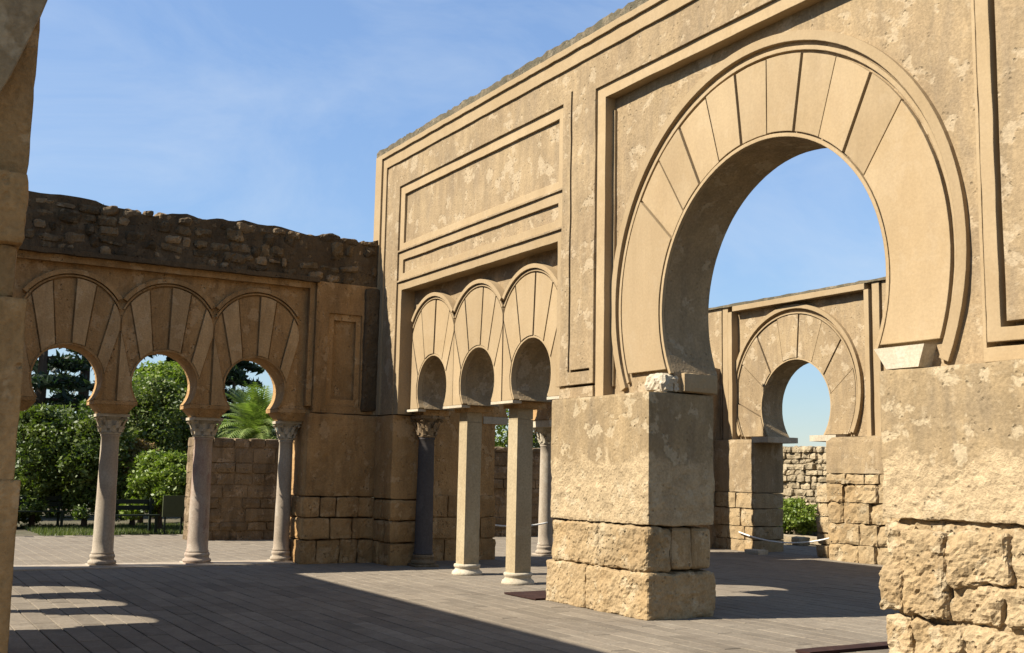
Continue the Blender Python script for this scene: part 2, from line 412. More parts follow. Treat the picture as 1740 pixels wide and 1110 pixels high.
def ring(T, c, r0, r1, a0, a1, d0, d1, n=64, jit=0.003):
    return prism(T, list(reversed(arc(c, r1, a0, a1, n) + list(reversed(arc(c, r0, a0, a1, n))))), d0, d1, step=0.3, jit=jit)

# ================================================================== SETTING
gm = bmesh.new()
g = obj('ground', prism(lambda u, d, z: (u, z, -d), rect(-400, 300, -300, 420), 0.035, 0.3, step=60), 'earth'); g['kind'] = 'structure'
terr = obj('terrace_floor', prism(lambda u, d, z: (u, z, -d), rect(-9.2, 22, -14, 12.2), 0.012, 0.2, step=5), 'joint'); terr['kind'] = 'structure'

# paving slabs: rows along x, running bond
random.seed(4)
cx0, cy0 = 18.6, -8.08
SW, SL, GAP = 0.215, 0.92, 0.0085
rows = []
y = -9.6; r = 0
while y < 12.0:
    x = -9.1 + (r % 3)*SL/3 + random.uniform(-.05, .05)
    while x < 19.5:
        L = SL*random.choice((0.8, 1.0, 1.0, 1.25))
        x1 = min(x+L, 21.9)
        rows.append((x, x1, y, y+SW)); x = x1
    y += SW; r += 1
def cam_px(x, y):
    q = Vector((x, y, 0))-cam.matrix_world.translation
    w = q.dot(fw); return (870+1880*q.dot(r2)/w, 555-1880*q.dot(u2)/w, w) if w > 0.2 else None
near = []
for s in rows:
    p = cam_px((s[0]+s[1])/2, (s[2]+s[3])/2)
    vis = p is not None and 25 < p[0] < 1745 and p[1] < 1150 and s[0] < 11 and s[2] < 1.2
    near.append((p[2] if vis else 1e9, s))
near.sort(key=lambda t: t[0])
def slab_geo(bm, s):
    g2 = GAP/2; dz = random.uniform(-.0025, .0025)
    a = (s[0]+g2, s[2]+g2); b = (s[1]-g2, s[3]-g2)
    e = 0.006
    lo = [bm.verts.new((x, y, -0.03)) for x, y in ((a[0], a[1]), (b[0], a[1]), (b[0], b[1]), (a[0], b[1]))]
    md = [bm.verts.new((v.co.x, v.co.y, dz-.004)) for v in lo]
    c = ((a[0]+b[0])/2, (a[1]+b[1])/2)
    tp = [bm.verts.new((v.co.x+math.copysign(e, c[0]-v.co.x), v.co.y+math.copysign(e, c[1]-v.co.y), dz+random.uniform(-.001, .001))) for v in lo]
    for i in range(4):
        j = (i+1) % 4
        bm.faces.new((lo[i], lo[j], md[j], md[i])); bm.faces.new((md[i], md[j], tp[j], tp[i]))
    bm.faces.new(tp)
for d, s in near[:300]:
    bm = bmesh.new(); slab_geo(bm, s); obj('paving_slab', bm, 'slab', terr)
bm = bmesh.new()
for d, s in near[300:]: slab_geo(bm, s)
o = obj('paving_slabs', bm, 'slab', terr); o['kind'] = 'stuff'

# ================================================================== WALL A : the tall sunlit wall
A = thing('great_arch_wall', 'tall sunlit ochre wall with a great horseshoe arch and three small arches', 'wall', (8, 0.6, 0), world=True)
TA = T_A(0.0)
AX1 = 17.6
BC, BR = (9.82, 3.585), 1.696
SC = [1.79, 3.39, 5.00]; SR = 0.55; SZ = 3.03
# body with openings (front at depth .2)
ZB = 2.62
bot = [(-0.3, ZB), (0.8, ZB), (0.80, 2.70)]
for cx in SC:
    bot += list(reversed(horseshoe((cx, SZ), SR, 2.70, 30)))
bot += [(6.15, 2.70)]
obj('wall_body', prism(TA, bot + [(6.15, 4.86), (-0.3, 4.86)], 0.31, 0.88, step=0.22, jit=0.004, grid=0.11, amp=0.010, seed=3), 'render', A)
bot = [(-0.3, 4.865), (6.155, 4.865), (6.155, ZB), (8.29, ZB), (8.29, 2.86)]
bot += list(reversed(horseshoe(BC, BR, 2.86, 60)))
bot += [(11.67, 2.86), (11.67, ZB), (AX1, ZB)]
obj('wall_body', prism(TA, bot + [(AX1, 7.5), (-0.3, 7.5)], 0.20, 0.88, step=0.22, jit=0.004, grid=0.11, amp=0.010, seed=3), 'render', A)
# crest: ragged, lichen-covered top
random.seed(8)
top = []
x = AX1
while x > -0.3:
    top.append((x, 7.605+random.uniform(-.022, .022))); x -= random.uniform(.04, .13)
obj('wall_crest', prism(TA, [(-0.31, 7.49), (AX1-.01, 7.49)] + top + [(-0.31, 7.58)], -0.045, 0.86, step=0.12, jit=0.012, seed=2), 'crest', A)
# outer frame bands
obj('moulding', prism(TA, [(-0.30, ZB), (-0.02, ZB), (-0.02, 7.40), (AX1, 7.40), (AX1, 7.488), (-0.30, 7.488)], -0.055, 0.21, step=0.11, jit=0.010), 'smooth', A)
obj('moulding', prism(TA, [(-0.02, ZB), (0.14, ZB), (0.14, 7.20), (AX1, 7.20), (AX1, 7.398), (-0.02, 7.398)], -0.02, 0.21, step=0.11, jit=0.009), 'smooth', A)
# main render field with openings for the sunk panels
P1 = rect(0.67, 6.10, 5.55, 6.74); P2 = rect(0.67, 6.10, 5.00, 5.52)
fieldL = [(0.14, ZB), (0.67, ZB), (0.67, 4.97), (6.09, 4.97), (6.09, 2.80), (6.30, 2.80), (6.88, 2.80), (6.88, 6.73), (12.82, 6.73), (12.82, 6.73), (12.82, 7.198), (0.14, 7.198)]
slotv = [(6.29, 2.97), (6.33, 2.97), (6.33, 6.86), (6.29, 6.86)]
sloth = [(6.36, 2.965), (6.80, 2.965), (6.80, 3.0), (6.36, 3.0)]
obj('render_field', prism(TA, fieldL, 0.012, 0.21, holes=[P1, P2, slotv, sloth], step=0.22, jit=0.004, grid=0.10, amp=0.009, seed=5), 'render', A)
obj('render_field', prism(TA, rect(6.09, 6.88, 2.625, 2.762), 0.012, 0.21, step=0.2, jit=0.004), 'render', A)
for pz0, pz1, iz0, iz1 in ((5.55, 6.74, 5.67, 6.575), (5.00, 5.52, 5.12, 5.365)):
    obj('panel_frame', prism(TA, rect(0.67, 6.10, pz0, pz1), 0.045, 0.21, holes=[rect(0.85, 5.95, iz0, iz1)], step=0.11, jit=0.009), 'smooth', A)
    obj('sunk_panel', prism(TA, rect(0.85, 5.95, iz0, iz1), 0.085, 0.21, step=0.25, jit=0.002, grid=0.10, amp=0.008, seed=7), 'render', A)
obj('panel_frame', prism(TA, [(0.67, ZB), (0.82, ZB), (0.82, 4.82), (5.95, 4.82), (5.95, 2.80), (6.09, 2.80), (6.09, 4.97), (0.67, 4.97)], 0.045, 0.32, step=0.11, jit=0.009), 'smooth', A)
# frame round the great arch
obj('arch_frame', prism(TA, [(6.88, ZB), (7.07, ZB), (7.07, 6.57), (12.62, 6.57), (12.62, ZB), (12.655, ZB), (12.655, 6.73), (6.88, 6.73)], 0.045, 0.21, step=0.11, jit=0.009), 'smooth', A)
obj('inner_bead', prism(TA, [(7.072, 2.75), (7.115, 2.75), (7.115, 6.40), (7.072, 6.40)], 0.165, 0.21, step=0.25, jit=0.003), 'smooth', A)
# right bay, nested frame lines
obj('render_field', prism(TA, [(12.655, ZB), (AX1, ZB), (AX1, 2.74), (12.655, 2.74)], 0.0, 0.21, step=0.11, jit=0.009), 'smooth', A)
obj('moulding', prism(TA, [(12.695, 2.785), (AX1, 2.785), (AX1, 2.90), (12.825, 2.90), (12.825, 6.728), (12.695, 6.728)], 0.0, 0.21, step=0.11, jit=0.009), 'smooth', A)
obj('render_field', prism(TA, [(12.875, 2.95), (AX1, 2.95), (AX1, 6.729), (12.875, 6.729)], 0.012, 0.21, step=0.25, jit=0.004, grid=0.10, amp=0.009, seed=11), 'render', A)
obj('render_field', prism(TA, [(12.825, 6.732), (AX1, 6.732), (AX1, 7.198), (12.825, 7.198)], 0.012, 0.21, step=0.25, jit=0.004, grid=0.12, amp=0.009, seed=12), 'render', A)

# great arch: voussoirs from the measured joints
jl = [((7.77, 5.0), (8.31, 4.47)), ((8.1, 5.44), (8.53, 4.76)), ((8.45, 5.8), (8.84, 5.0)), ((8.93, 6.05), (9.18, 5.18)), ((9.44, 6.17), (9.55, 5.27)),
      ((9.95, 6.20), (9.94, 5.29)), ((10.49, 6.1), (10.33, 5.22)), ((10.96, 5.89), (10.68, 5.08)), ((11.39, 5.57), (11.01, 4.85)), ((11.74, 5.19), (11.26, 4.56))]
CO = (9.78, 3.715)
ang = lambda p, c: math.atan2(p[0]-c[0], p[1]-c[1])
arch_face(TA, A, BC, 1.755, CO, 2.465, [(ang(i, BC), ang(o_, CO)) for o_, i in jl], 2.89, 5, 15, 0.150, 0.21, 'smooth', gap=0.028, alt=0.014, seed=1)
ae = math.pi-math.acos((BC[1]-2.80)/1.72)
obj('intrados_rim', ring(TA, BC, 1.698, 1.738, -ae*.99, ae*.99, 0.155, 0.21), 'smooth', A)
obj('archivolt', ring(TA, CO, 2.50, 2.545, -RAD(112), RAD(112), 0.158, 0.21), 'smooth', A)
obj('archivolt', ring(TA, (9.745, 3.76), 2.565, 2.67, -RAD(114), RAD(114), 0.145, 0.21), 'smooth', A)

# small arches
def small_arches(T, wall, centres, zc, r, zo, ro, zb, half, mat, dface, seed, extra_top=0.1, dback=0.21, fan=1.12, alt=.014, angles=(-66, -26, 7, 38, 68), mat2=None):
    for k, cx in enumerate(centres):
        js = []
        for a in angles:
            a += random.Random(seed+k*7+a).uniform(-3, 3)
            js.append((RAD(a), RAD(a*fan)))
        arch_face(T, wall, (cx, zc), r+0.035, (cx, zo), ro-0.03, js, zb, cx-half+.012, cx+half-.012, dface, dback, mat, gap=0.034 if dback > .3 else 0.022, alt=alt, seed=seed+k, mat2=mat2)
        ae = math.pi-math.acos((zc-zb)/r)
        obj('intrados_rim', ring(T, (cx, zc), r+.001, r+0.033, -ae*.98, ae*.98, dface+0.012, dback, n=30), mat, wall)
        al = math.asin(min(1, (half-.015)/(ro+.02)))
        obj('archivolt', ring(T, (cx, zo), ro-.008, ro+0.02, -al, al, dface-.005, dback, n=30), mat, wall)
        al = math.asin(min(1, (half-.006)/(ro+extra_top)))
        obj('archivolt', ring(T, (cx, zo), ro+0.036, ro+extra_top, -al, al, dface-.035, dback, n=30), mat, wall)
small_arches(TA, A, SC, SZ, SR, 3.66, 0.90, 2.70, 0.80, 'smooth', 0.205, 40, dback=0.32, alt=.005)

# imposts under the small arches
for x in (0.98, 2.59, 4.20, 5.80):
    hw = .33
    bm = bmesh.new()
    box(bm, (max(.825, x-hw), 0.205, 2.658), (min(5.945, x+hw), 0.36, 2.698)); obj('arch_foot', bm, 'impost', A)
    bm = bmesh.new(); box(bm, (x-.22, 0.37, 2.60), (x+.22, 0.86, 2.696))
    obj('impost', bm, 'bwall', A)
# imposts under the great arch
obj('impost', rough_box((7.93, 0.04, 2.61), (8.30, 0.30, 2.84), 0.03, 0.035, 0.06, 5, 7), 'impost', A)
obj('impost', rough_box((7.93, 0.31, 2.62), (8.36, 0.83, 2.855), 0.05, 0.012, 0.03, 6, 4), 'smooth', A)
bm = bmesh.new(); box(bm, (11.46, 0.03, 2.64), (12.03, 0.86, 2.84)); 
for v in bm.verts:
    if v.co.z < 2.7 and v.co.x < 11.6: v.co.x += 0.14
    if v.co.z < 2.7 and v.co.x > 11.9: v.co.x -= 0.07
obj('impost', bm, 'impost', A)

# piers of wall A
def pier_block(lo, hi, parent, mat='block', amp=0.02, rnd=0.04, seed=1, res=0.05, fq=3.0, name='stone_block', ramp=None):
    return obj(name, rough_box(lo, hi, res, amp, rnd, seed, fq, ramp=ramp), mat, parent, smooth=False)
F = -0.18
# left pier of the great arch
pier_block((6.2, F, 1.06), (8.31, 0.80, 2.605), A, 'pier', 0.008, 0.015, 3, 0.034, 2.6, 'rendered_pier', (1.9, 1.6))
pier_block((6.26, F-.01, 0.53), (7.30, 0.79, 1.045), A, 'block', 0.028, 0.04, 4, .03, 3.4)
pier_block((7.31, F-.03, 0.53), (8.30, 0.16, 1.045), A, 'block', 0.032, 0.05, 5, .03, 3.4)
pier_block((7.3, 0.17, 0.55), (8.30, 0.47, 1.04), A, 'block', 0.014, 0.045, 6, .04)
pier_block((7.3, 0.48, 0.54), (8.28, 0.79, 1.03), A, 'block', 0.014, 0.05, 7, .04)
pier_block((6.17, F-.035, -0.02), (7.08, 0.79, 0.525), A, 'block', 0.026, 0.035, 8, .03, 3.4)
pier_block((7.085, F-.045, -0.02), (8.34, 0.80, 0.525), A, 'block', 0.032, 0.045, 9, .03, 3.4)
# right pier: render above, weathered masonry below
pier_block((11.70, F, 1.30), (13.5, 0.82, 2.605), A, 'pier', 0.008, 0.015, 13, 0.034, 2.6, 'rendered_pier', (1.95, 2.0))
pier_block((13.5, F, 1.30), (AX1, 0.82, 2.605), A, 'pier', 0.008, 0.015, 14, 0.08, 2.6, 'rendered_pier', (1.95, 2.0))
core1 = obj('pier_core', rough_box((11.80, F+.05, -0.02), (13.6, 0.78, 1.32), 0.035, 0.04, 0.05, 15, 3.2), 'block', A)
obj('pier_core', rough_box((13.6, F+.05, -0.02), (AX1-.05, 0.78, 1.32), 0.1, 0.03, 0.05, 17, 3.2), 'block', A)
random.seed(21)
for (x0, x1, z0, z1, pr) in ((11.74, 12.05, .84, 1.25, .015), (11.68, 11.93, .50, .86, .03), (11.94, 12.38, .48, 1.20, .05), (12.41, 12.96, .80, 1.23, .045), (12.38, 12.86, .47, .81, -.01), (12.98, 13.4, .80, 1.25, 0),
                             (12.88, 13.5, .5, .8, .01), (13.42, 14.1, .78, 1.25, .02), (13.52, 14.2, .5, .8, .0), (14.12, 15.0, .78, 1.25, .0), (14.22, 15.2, .5, .8, .02),
                             (11.71, 12.0, -.02, .46, .0), (12.0, 12.5, -.02, .46, .02), (12.5, 13.1, -.02, .46, .0), (13.1, 13.9, -.02, .5, .02), (13.92, 14.9, -.02, .5, .0), (15.02, 16.2, -.02, 1.25, .0), (16.22, 17.5, -.02, 1.25, .0)):
    pier_block((x0, F-.015-pr, z0), (x1, 0.5, z1), core1, 'block', 0.05, 0.05, random.random()*90, 0.026 if x0 < 13.3 else .08, 3.0)
pier_block((11.71, 0.50, -.02), (11.95, 0.80, 1.25), A, 'block', 0.03, 0.05, 33)
# left end of wall A (behind the round dark column)
pier_block((-0.6, 0.0, 1.14), (0.74, 0.86, 2.61), A, 'bwall', 0.012, 0.02, 41, 0.07, 2.2, 'rendered_pier')
for x0, x1, z0, z1 in ((-.6, .36, .77, 1.13), (.37, .76, .77, 1.13), (-.6, .45, .39, .76), (.46, .77, .39, .76), (-.6, .3, -.02, .38), (.31, .78, -.02, .38)):
    pier_block((x0, 0.0, z0), (x1, 0.85, z1), A, 'bwall', 0.025, 0.04, x0*17+z0*5, 0.06)

# ================================================================== WALL B : shaded three-arch wall on the left
B = thing('shaded_arcade_wall', 'shaded brown wall with three horseshoe arches and a dark ragged top, at left', 'wall', (-0.45, -3.5, 0), world=True)
TB = T_B(0.0)
BCS = [-5.28, -3.75, -2.22]
bot = [(-8.1, -0.02), (-6.30, -0.02), (-6.30, 2.60), (-6.16, 2.60), (-6.16, 2.67)]
for cy in BCS: bot += list(reversed(horseshoe((cy, 3.0), 0.53, 2.67, 30)))
bot += [(-1.34, 2.67), (-1.34, 2.62), (-0.02, 2.62)]
obj('wall_body', prism(TB, bot + [(-0.02, 4.98), (-8.1, 4.98)], 0.20, 0.78, step=0.22, jit=0.006, grid=0.12, amp=0.012, seed=21), 'bwall', B)
# facing right of the arches with its sunk panel
obj('render_field', prism(TB, rect(-1.21, -0.02, 2.625, 4.975), 0.03, 0.21, holes=[rect(-0.97, -0.33, 2.76, 4.42)], step=0.2, jit=0.008, grid=0.10, amp=0.014, seed=22), 'bwall', B)
obj('panel_frame', prism(TB, rect(-0.97, -0.33, 2.76, 4.42), 0.065, 0.21, holes=[rect(-0.86, -0.43, 2.88, 4.30)], step=0.2, jit=0.006), 'bwall', B)
obj('sunk_panel', prism(TB, rect(-0.86, -0.43, 2.88, 4.30), 0.13, 0.21, step=0.2, grid=0.09, amp=0.012, seed=23), 'bwall', B)
obj('arch_frame', prism(TB, [(-8.1, 4.84), (-1.32, 4.84), (-1.32, 2.74), (-1.215, 2.74), (-1.215, 4.975), (-8.1, 4.975)], 0.085, 0.21, step=0.2, jit=0.006), 'bwall', B)
small_arches(TB, B, BCS, 3.0, 0.53, 3.84, 0.80, 2.67, 0.762, 'bwall', 0.15, 70, extra_top=0.11, alt=.03, angles=(-80, -50, -24, 0, 24, 50, 80), mat2='bpale')
for y in (-6.02, -4.515, -2.985, -1.46):
    bm = bmesh.new(); w = .34 if y > -6 else .3
    box(bm, (-0.80, y-w, 2.605), (-0.14, y+w, 2.667)); 
    box(bm, (-0.72, y-.2, 2.465), (-0.22, y+.2, 2.604), 1.0)
    for v in bm.verts:
        if 2.60 < v.co.z < 2.6045: v.co.y = y+(v.co.y-y)*1.55; v.co.x = -.47+(v.co.x+.47)*1.3
    obj('impost', bm, 'bwall', B)
# pier at the right end, coursed blocks below
pier_block((-0.78, -1.30, 1.16), (0.02, 0.02, 2.615), B, 'bwall', 0.014, 0.03, 51, 0.06, 2.4, 'rendered_pier')
random.seed(5)
for z0, z1, cuts in ((.80, 1.15, (-1.34, -1.02, -.72, -.30, .03)), (.42, .79, (-1.33, -.82, -.40, .03)), (-.02, .41, (-1.35, -1.05, -.62, -.28, .03))):
    for a, b in zip(cuts, cuts[1:]):
        pier_block((-0.78, a+.003, z0), (0.03+random.uniform(-.02, .03), b-.003, z1), B, 'bwall', 0.022, 0.028, random.random()*80, 0.05)
# rubble band on top : mortar core and single stones
random.seed(77)
topb = []
yv = -0.02
while yv > -8.1:
    topb.append((yv, 5.86+0.05*math.sin(yv*1.9)+random.uniform(-.05, .05))); yv -= random.uniform(.10, .3)
coreB = obj('rubble_core', prism(TB, [(-8.1, 4.985), (-0.02, 4.985)] + topb + [(-8.1, 5.85)], 0.06, 0.86, step=0.1, jit=0.02, grid=0.06, amp=0.045, seed=31), 'mortar', B)
z = 5.0
while z < 5.80:
    hh = random.uniform(.10, .20); yv = -8.0 + random.uniform(0, .2)
    while yv < -0.2:
        w = random.uniform(.14, .42)
        if random.random() < 0.86:
            dd = random.uniform(-.01, .05)
            rs = obj('rubble_stone', rough_box((-0.3, yv+.02, z+random.uniform(-.03, .05)), (-0.05+dd, min(yv+w*random.uniform(.85, 1.1), -.08), min(z+hh*random.uniform(.7, 1.25), 5.86)), 0.045, 0.035, 0.06, random.random()*99, 5), 'rubble_pale' if random.random() < .3 else 'rubble', coreB)
            ta = random.gauss(0, .09); cz = z+hh/2; cyv = yv+w/2      # each stone lies a little askew
            rs.rotation_euler = (ta, 0, 0); rs.location = Vector((0, cyv, cz)) - Matrix.Rotation(ta, 3, 'X') @ Vector((0, cyv, cz))
        yv += w
    z += hh
# weathered drip course under the rubble
obj('drip_course', prism(TB, rect(-8.1, -1.19, 4.95, 5.03), -0.03, 0.1, step=0.09, jit=0.018, seed=9), 'mortar', B)
# stained vertical drain line in the corner
obj('corner_quoin', rough_box((-0.3, -0.30, 2.68), (0.036, 0.0, 4.95), 0.06, 0.02, 0.05, 61, 4), 'mortar', B)

# ================================================================== COLUMNS
def capital_geo(bm, c, z0, z1, r0, r1):
    h = z1-z0
    lathe([(r0*1.02, 0), (r0*1.12, .012*1), (r0*1.12, .03), (r0*.98, .04), (r0*1.0, h*.45), (r0*1.15, h*.7), (r1*.95, h*.86)], 24, bm, (c[0], c[1], z0))
    for row, (n, zb, zt, ra, off) in enumerate(((8, .04, h*.45, r0*1.04, 0), (8, .10, h*.72, r0*1.10, .5))):
        for k in range(n):
            a = 2*math.pi*(k+off)/n; d = Vector((math.cos(a), math.sin(a), 0)); s = Vector((-d.y, d.x, 0))
            prev = None
            for t in (0, .35, .7, .9, 1.0):
                zz = z0+zb+(zt-zb)*(t if t < 1 else .93); rr = ra + (0.02 + 0.05*t*t if t < .95 else 0.085)*1.1*(r0/.16)
                w = r0*.36*(1-.35*t*t) if t < .95 else r0*.14
                p = Vector((c[0], c[1], zz))+d*rr
                cur = (bm.verts.new(p-s*w), bm.verts.new(p+d*.018), bm.verts.new(p+s*w))
                if prev:
                    for i in (0, 1): bm.faces.new((prev[i], prev[i+1], cur[i+1], cur[i]))
                prev = cur
    for k in range(4):   # corner volutes
        a = math.pi/4+math.pi/2*k; d = Vector((math.cos(a), math.sin(a), 0))
        pts = [Vector((c[0], c[1], z0+h*.55))+d*r0*1.1, Vector((c[0], c[1], z0+h*.78))+d*r0*1.35, Vector((c[0], c[1], z0+h*.86))+d*r1*1.12, Vector((c[0], c[1], z0+h*.76))+d*r1*1.22, Vector((c[0], c[1], z0+h*.70))+d*r1*1.1]
        tube(bm, pts, [.02, .028, .034, .034, .022], 6)
    box(bm, (c[0]-r1, c[1]-r1, z0+h*.86), (c[0]+r1, c[1]+r1, z1))
    return bm

def round_column(name, label, c, mat, top, capz, r=0.16, group=None, basemat=None):
    t = thing(name, label, 'column', (c[0], c[1], 0), group)
    off = (0, 0)
    bm = bmesh.new(); box(bm, (-r*1.32, -r*1.32, -.01), (r*1.32, r*1.32, .04))
    lathe([(r*1.28, .04), (r*1.36, .065), (r*1.3, .095), (r*1.16, .105), (r*1.12, .135), (r*1.18, .15), (r*1.2, .17), (r*1.15, .195), (r*1.06, .205)], 28, bm)
    obj('base', bm, basemat or mat, t, True)
    prof = [(r*1.08, .20), (r*1.08, .23), (r*1.0, .25)]
    for k in range(1, 13): prof.append((r*(1.0-.012*k), .25+(capz-.29)*k/12))
    prof += [(r*.93, capz-.03), (r*.93, capz)]
    obj('shaft', lathe(prof, 28, lump=.004, loc=(0, 0, 0)), mat, t, True)
    obj('capital', capital_geo(bmesh.new(), (0, 0), capz, top, r*.92, r*1.45), 'impost' if mat in ('pale', 'pink') else 'lowstone', t)
    return t
round_column('round_column', 'pale marble round column nearest the left edge under the shaded arcade', (-0.50, -4.50, 0), 'pale', 2.465, 2.13, 0.165, 'round columns of the shaded arcade')
round_column('round_column', 'pink-stained pale round column, middle of the three under the shaded arcade', (-0.50, -2.97, 0), 'pink', 2.465, 2.13, 0.175, 'round columns of the shaded arcade')
round_column('round_column', 'slim pale round column beside the shaded corner pier', (-0.50, -1.50, 0), 'pale', 2.465, 2.13, 0.14, 'round columns of the shaded arcade')
round_column('round_column', 'dark blue-grey round column in shadow at the left end of the sunlit wall', (0.96, 0.56, 0), 'darkcol', 2.60, 2.22, 0.16, None, 'lowstone')

def square_pillar(label, c):
    t = thing('square_pillar', label, 'column', (c[0], c[1], 0), 'square pillars under the small arches')
    bm = bmesh.new(); s = .14
    b0 = lathe([(s*1.75, -.01), (s*1.78, .02), (s*1.7, .05), (s*1.45, .075), (s*1.38, .105), (s*1.52, .12), (s*1.55, .145), (s*1.5, .165), (s*1.3, .17)], 28)
    obj('base', b0, 'impost', t, True)
    sh = rough_box((-s, -s, .16), (s, s, 2.44), 0.09, 0.002, 0.012, c[0], 2); obj('shaft', sh, 'square', t)
    bm = bmesh.new(); box(bm, (-s*.96, -s*.96, 2.44), (s*.96, s*.96, 2.60)); obj('top_block', bm, 'square', t)
square_pillar('square pale stone pillar nearer the dark round column', (2.58, .56))
square_pillar('square pale stone pillar nearer the big sunlit pier', (4.18, .56))

# ================================================================== WALL E : continuation behind wall A
E_ = thing('rear_arcade_wall', 'shaded arcade wall seen behind the small arches of the sunlit wall', 'wall', (-0.45, 3.6, 0), world=True)
bot = [(0.89, -.02), (2.50, -.02), (2.50, 2.70)]
for cy in (3.25, 4.75, 6.25): bot += list(reversed(horseshoe((cy, 3.0), 0.55, 2.70, 24)))
bot += [(7.0, 2.70), (7.0, -.02), (7.3, -.02)]
obj('wall_body', prism(TB, bot+[(7.3, 5.85), (0.89, 5.85)], 0.02, 0.76, step=0.22, jit=0.006, grid=0.2, amp=0.012, seed=41), 'bwall', E_)
for y in (2.5, 4.0, 5.5, 7.0):
    bm = bmesh.new(); box(bm, (-.80, y-.27, 2.56), (.0, y+.27, 2.695)); obj('impost', bm, 'impost', E_)
random.seed(14)
for z0, z1, cuts in ((.80, 1.2, (1.12, 1.5, 2.0, 2.52)), (.4, .79, (1.12, 1.7, 2.2, 2.53)), (-.02, .39, (1.12, 1.45, 1.95, 2.55))):
    for a, b in zip(cuts, cuts[1:]):
        pier_block((-.77, a+.003, z0), (.03, b-.003, z1), E_, 'bwall', .02, .025, random.random()*70, .07)
round_column('round_column', 'bright white round column just behind the left edge of the big pier', (-0.60, 4.05, 0), 'pale', 2.56, 2.22, 0.15)
lw = obj('broken_cross_wall', rough_box((-2.2, 7.32, -.02), (-1.46, 9.5, 4.2), .12, .03, .05, 3, 2), 'bwall')
lw.data.materials[0] = M['rubble_pale']; tag(lw, 'broken cross wall end in shadow left of the distant arch', 'wall')

# ================================================================== WALL D : far arch wall
D = thing('far_arch_wall', 'sunlit distant wall with a single horseshoe arch, framed by the great arch', 'wall', (1, 9.9, 0), world=True)
TD = T_A(9.38)
DC, DR = (0.834, 3.196), 1.035
zb = 2.52
ol = [(-2.6, zb), (-0.14, zb), (-0.14, 2.55)] + list(reversed(horseshoe(DC, DR, 2.55, 40))) + [(2.05, 2.55), (2.05, zb), (8, zb), (8, 5.62), (-2.6, 5.62)]
obj('wall_body', prism(TD, ol, 0.20, 0.80, step=0.25, jit=0.006, grid=0.14, amp=0.014, seed=51), 'render', D)
dtop = []
x = 8.0
while x > -2.6:
    dtop.append((x, 5.68+random.uniform(-.012, .012))); x -= random.uniform(.1, .25)
obj('wall_crest', prism(TD, [(-2.61, 5.625), (7.99, 5.625)]+dtop+[(-2.61, 5.68)], 0.0, 0.78, step=.2, jit=.012), 'crest', D)
obj('moulding', prism(TD, rect(-0.98, 3.0, 5.50, 5.62), 0.0, 0.21, step=.2, jit=.005), 'smooth', D)
for x0, x1, d in ((-2.6, -1.42, .06), (-1.36, -1.18, .04), (-1.13, -1.0, .0), (2.98, 3.10, .0), (3.16, 3.34, .04), (3.40, 8, .06)):
    obj('moulding', prism(TD, rect(x0, x1, 2.50, 5.62 if d else 5.49), d, 0.21, step=.2, jit=.006, grid=.14, amp=.006), 'smooth' if d < .05 else 'render', D)
jd = [((-.76, 4.21), (-.27, 3.74)), ((-.27, 4.79), (.08, 4.02)), ((.33, 5.16), (.47, 4.29)), ((1.0, 5.23), (.93, 4.26)), ((1.69, 5.02), (1.36, 4.14)), ((2.19, 4.54), (1.69, 3.83)), ((2.47, 3.91), (1.86, 3.42))]
DO = (0.79, 3.44)
dj = [(ang(i, DC), ang(o_, DO)) for o_, i in jd]
dj = [(-1.75, -1.62)] + dj
arch_face(TD, D, DC, 1.075, DO, 1.79, dj, 2.57, -5, 5, 0.15, 0.21, 'render', gap=0.028, alt=.02, seed=9)
obj('intrados_rim', ring(TD, DC, 1.037, 1.072, -RAD(128), RAD(128), .165, .21, 40), 'smooth', D)
obj('archivolt', ring(TD, DO, 1.812, 1.845, -RAD(118), RAD(118), .14, .21, 48), 'smooth', D)
obj('archivolt', ring(TD, (0.80, 3.50), 1.865, 1.955, -RAD(118), RAD(118), .11, .21, 48), 'smooth', D)
bm = bmesh.new(); box(bm, (-.22, 9.25, 2.42), (.30, 10.16, 2.545)); obj('impost', bm, 'impost', D)
bm = bmesh.new(); box(bm, (1.55, 9.25, 2.42), (2.28, 10.16, 2.545)); obj('impost', bm, 'impost', D)
pier_block((-2.6, 9.24, 1.3), (-.16, 10.16, 2.50), D, 'render', .014, .03, 61, .08, 2.2, 'rendered_pier')
pier_block((2.0, 9.24, 1.75), (8, 10.16, 2.50), D, 'render', .014, .03, 62, .1, 2.2, 'rendered_pier')
random.seed(31)
def courses(parent, axis, u0, u1, z0, z1, f0, f1, hmin, hmax, wmin, wmax, mat, amp=.025, rnd=.04, res=.09, prot=.03, name='stone_block'):
    z = z0
    while z < z1-.02:
        h = min(random.uniform(hmin, hmax), z1-z)
        if z1-(z+h) < hmin*.6: h = z1-z
        u = u0
        while u < u1-.02:
            w = min(random.uniform(wmin, wmax), u1-u)
            if u1-(u+w) < wmin*.6: w = u1-u
            p = random.uniform(-prot, prot)
            lo, hi = ((u+.002, f0-p, z+.002), (u+w-.002, f1, z+h-.002)) if axis == 'x' else ((f0, u+.002, z+.002), (f1+p, u+w-.002, z+h-.002))
            obj(name, rough_box(lo, hi, res, amp, rnd, random.random()*99, 4), mat, parent)
            u += w
        z += h
courses(D, 'x', -2.6, -.16, -.02, 1.3, 9.24, 10.15, .28, .42, .4, .7, 'block', rnd=.025)
courses(D, 'x', 2.0, 5.0, -.02, 1.75, 9.24, 10.15, .24, .42, .3, .62, 'block', amp=.04, rnd=.035, prot=.04, res=.06)
courses(D, 'x', 1.32, 1.98, -.02, 1.5, 9.62, 10.15, .2, .36, .25, .45, 'block', amp=.03, rnd=.05)
obj('pier_core', rough_box((5.0, 9.26, -.02), (8, 10.1, 1.75), .3, .02, .05, 9), 'block', D)

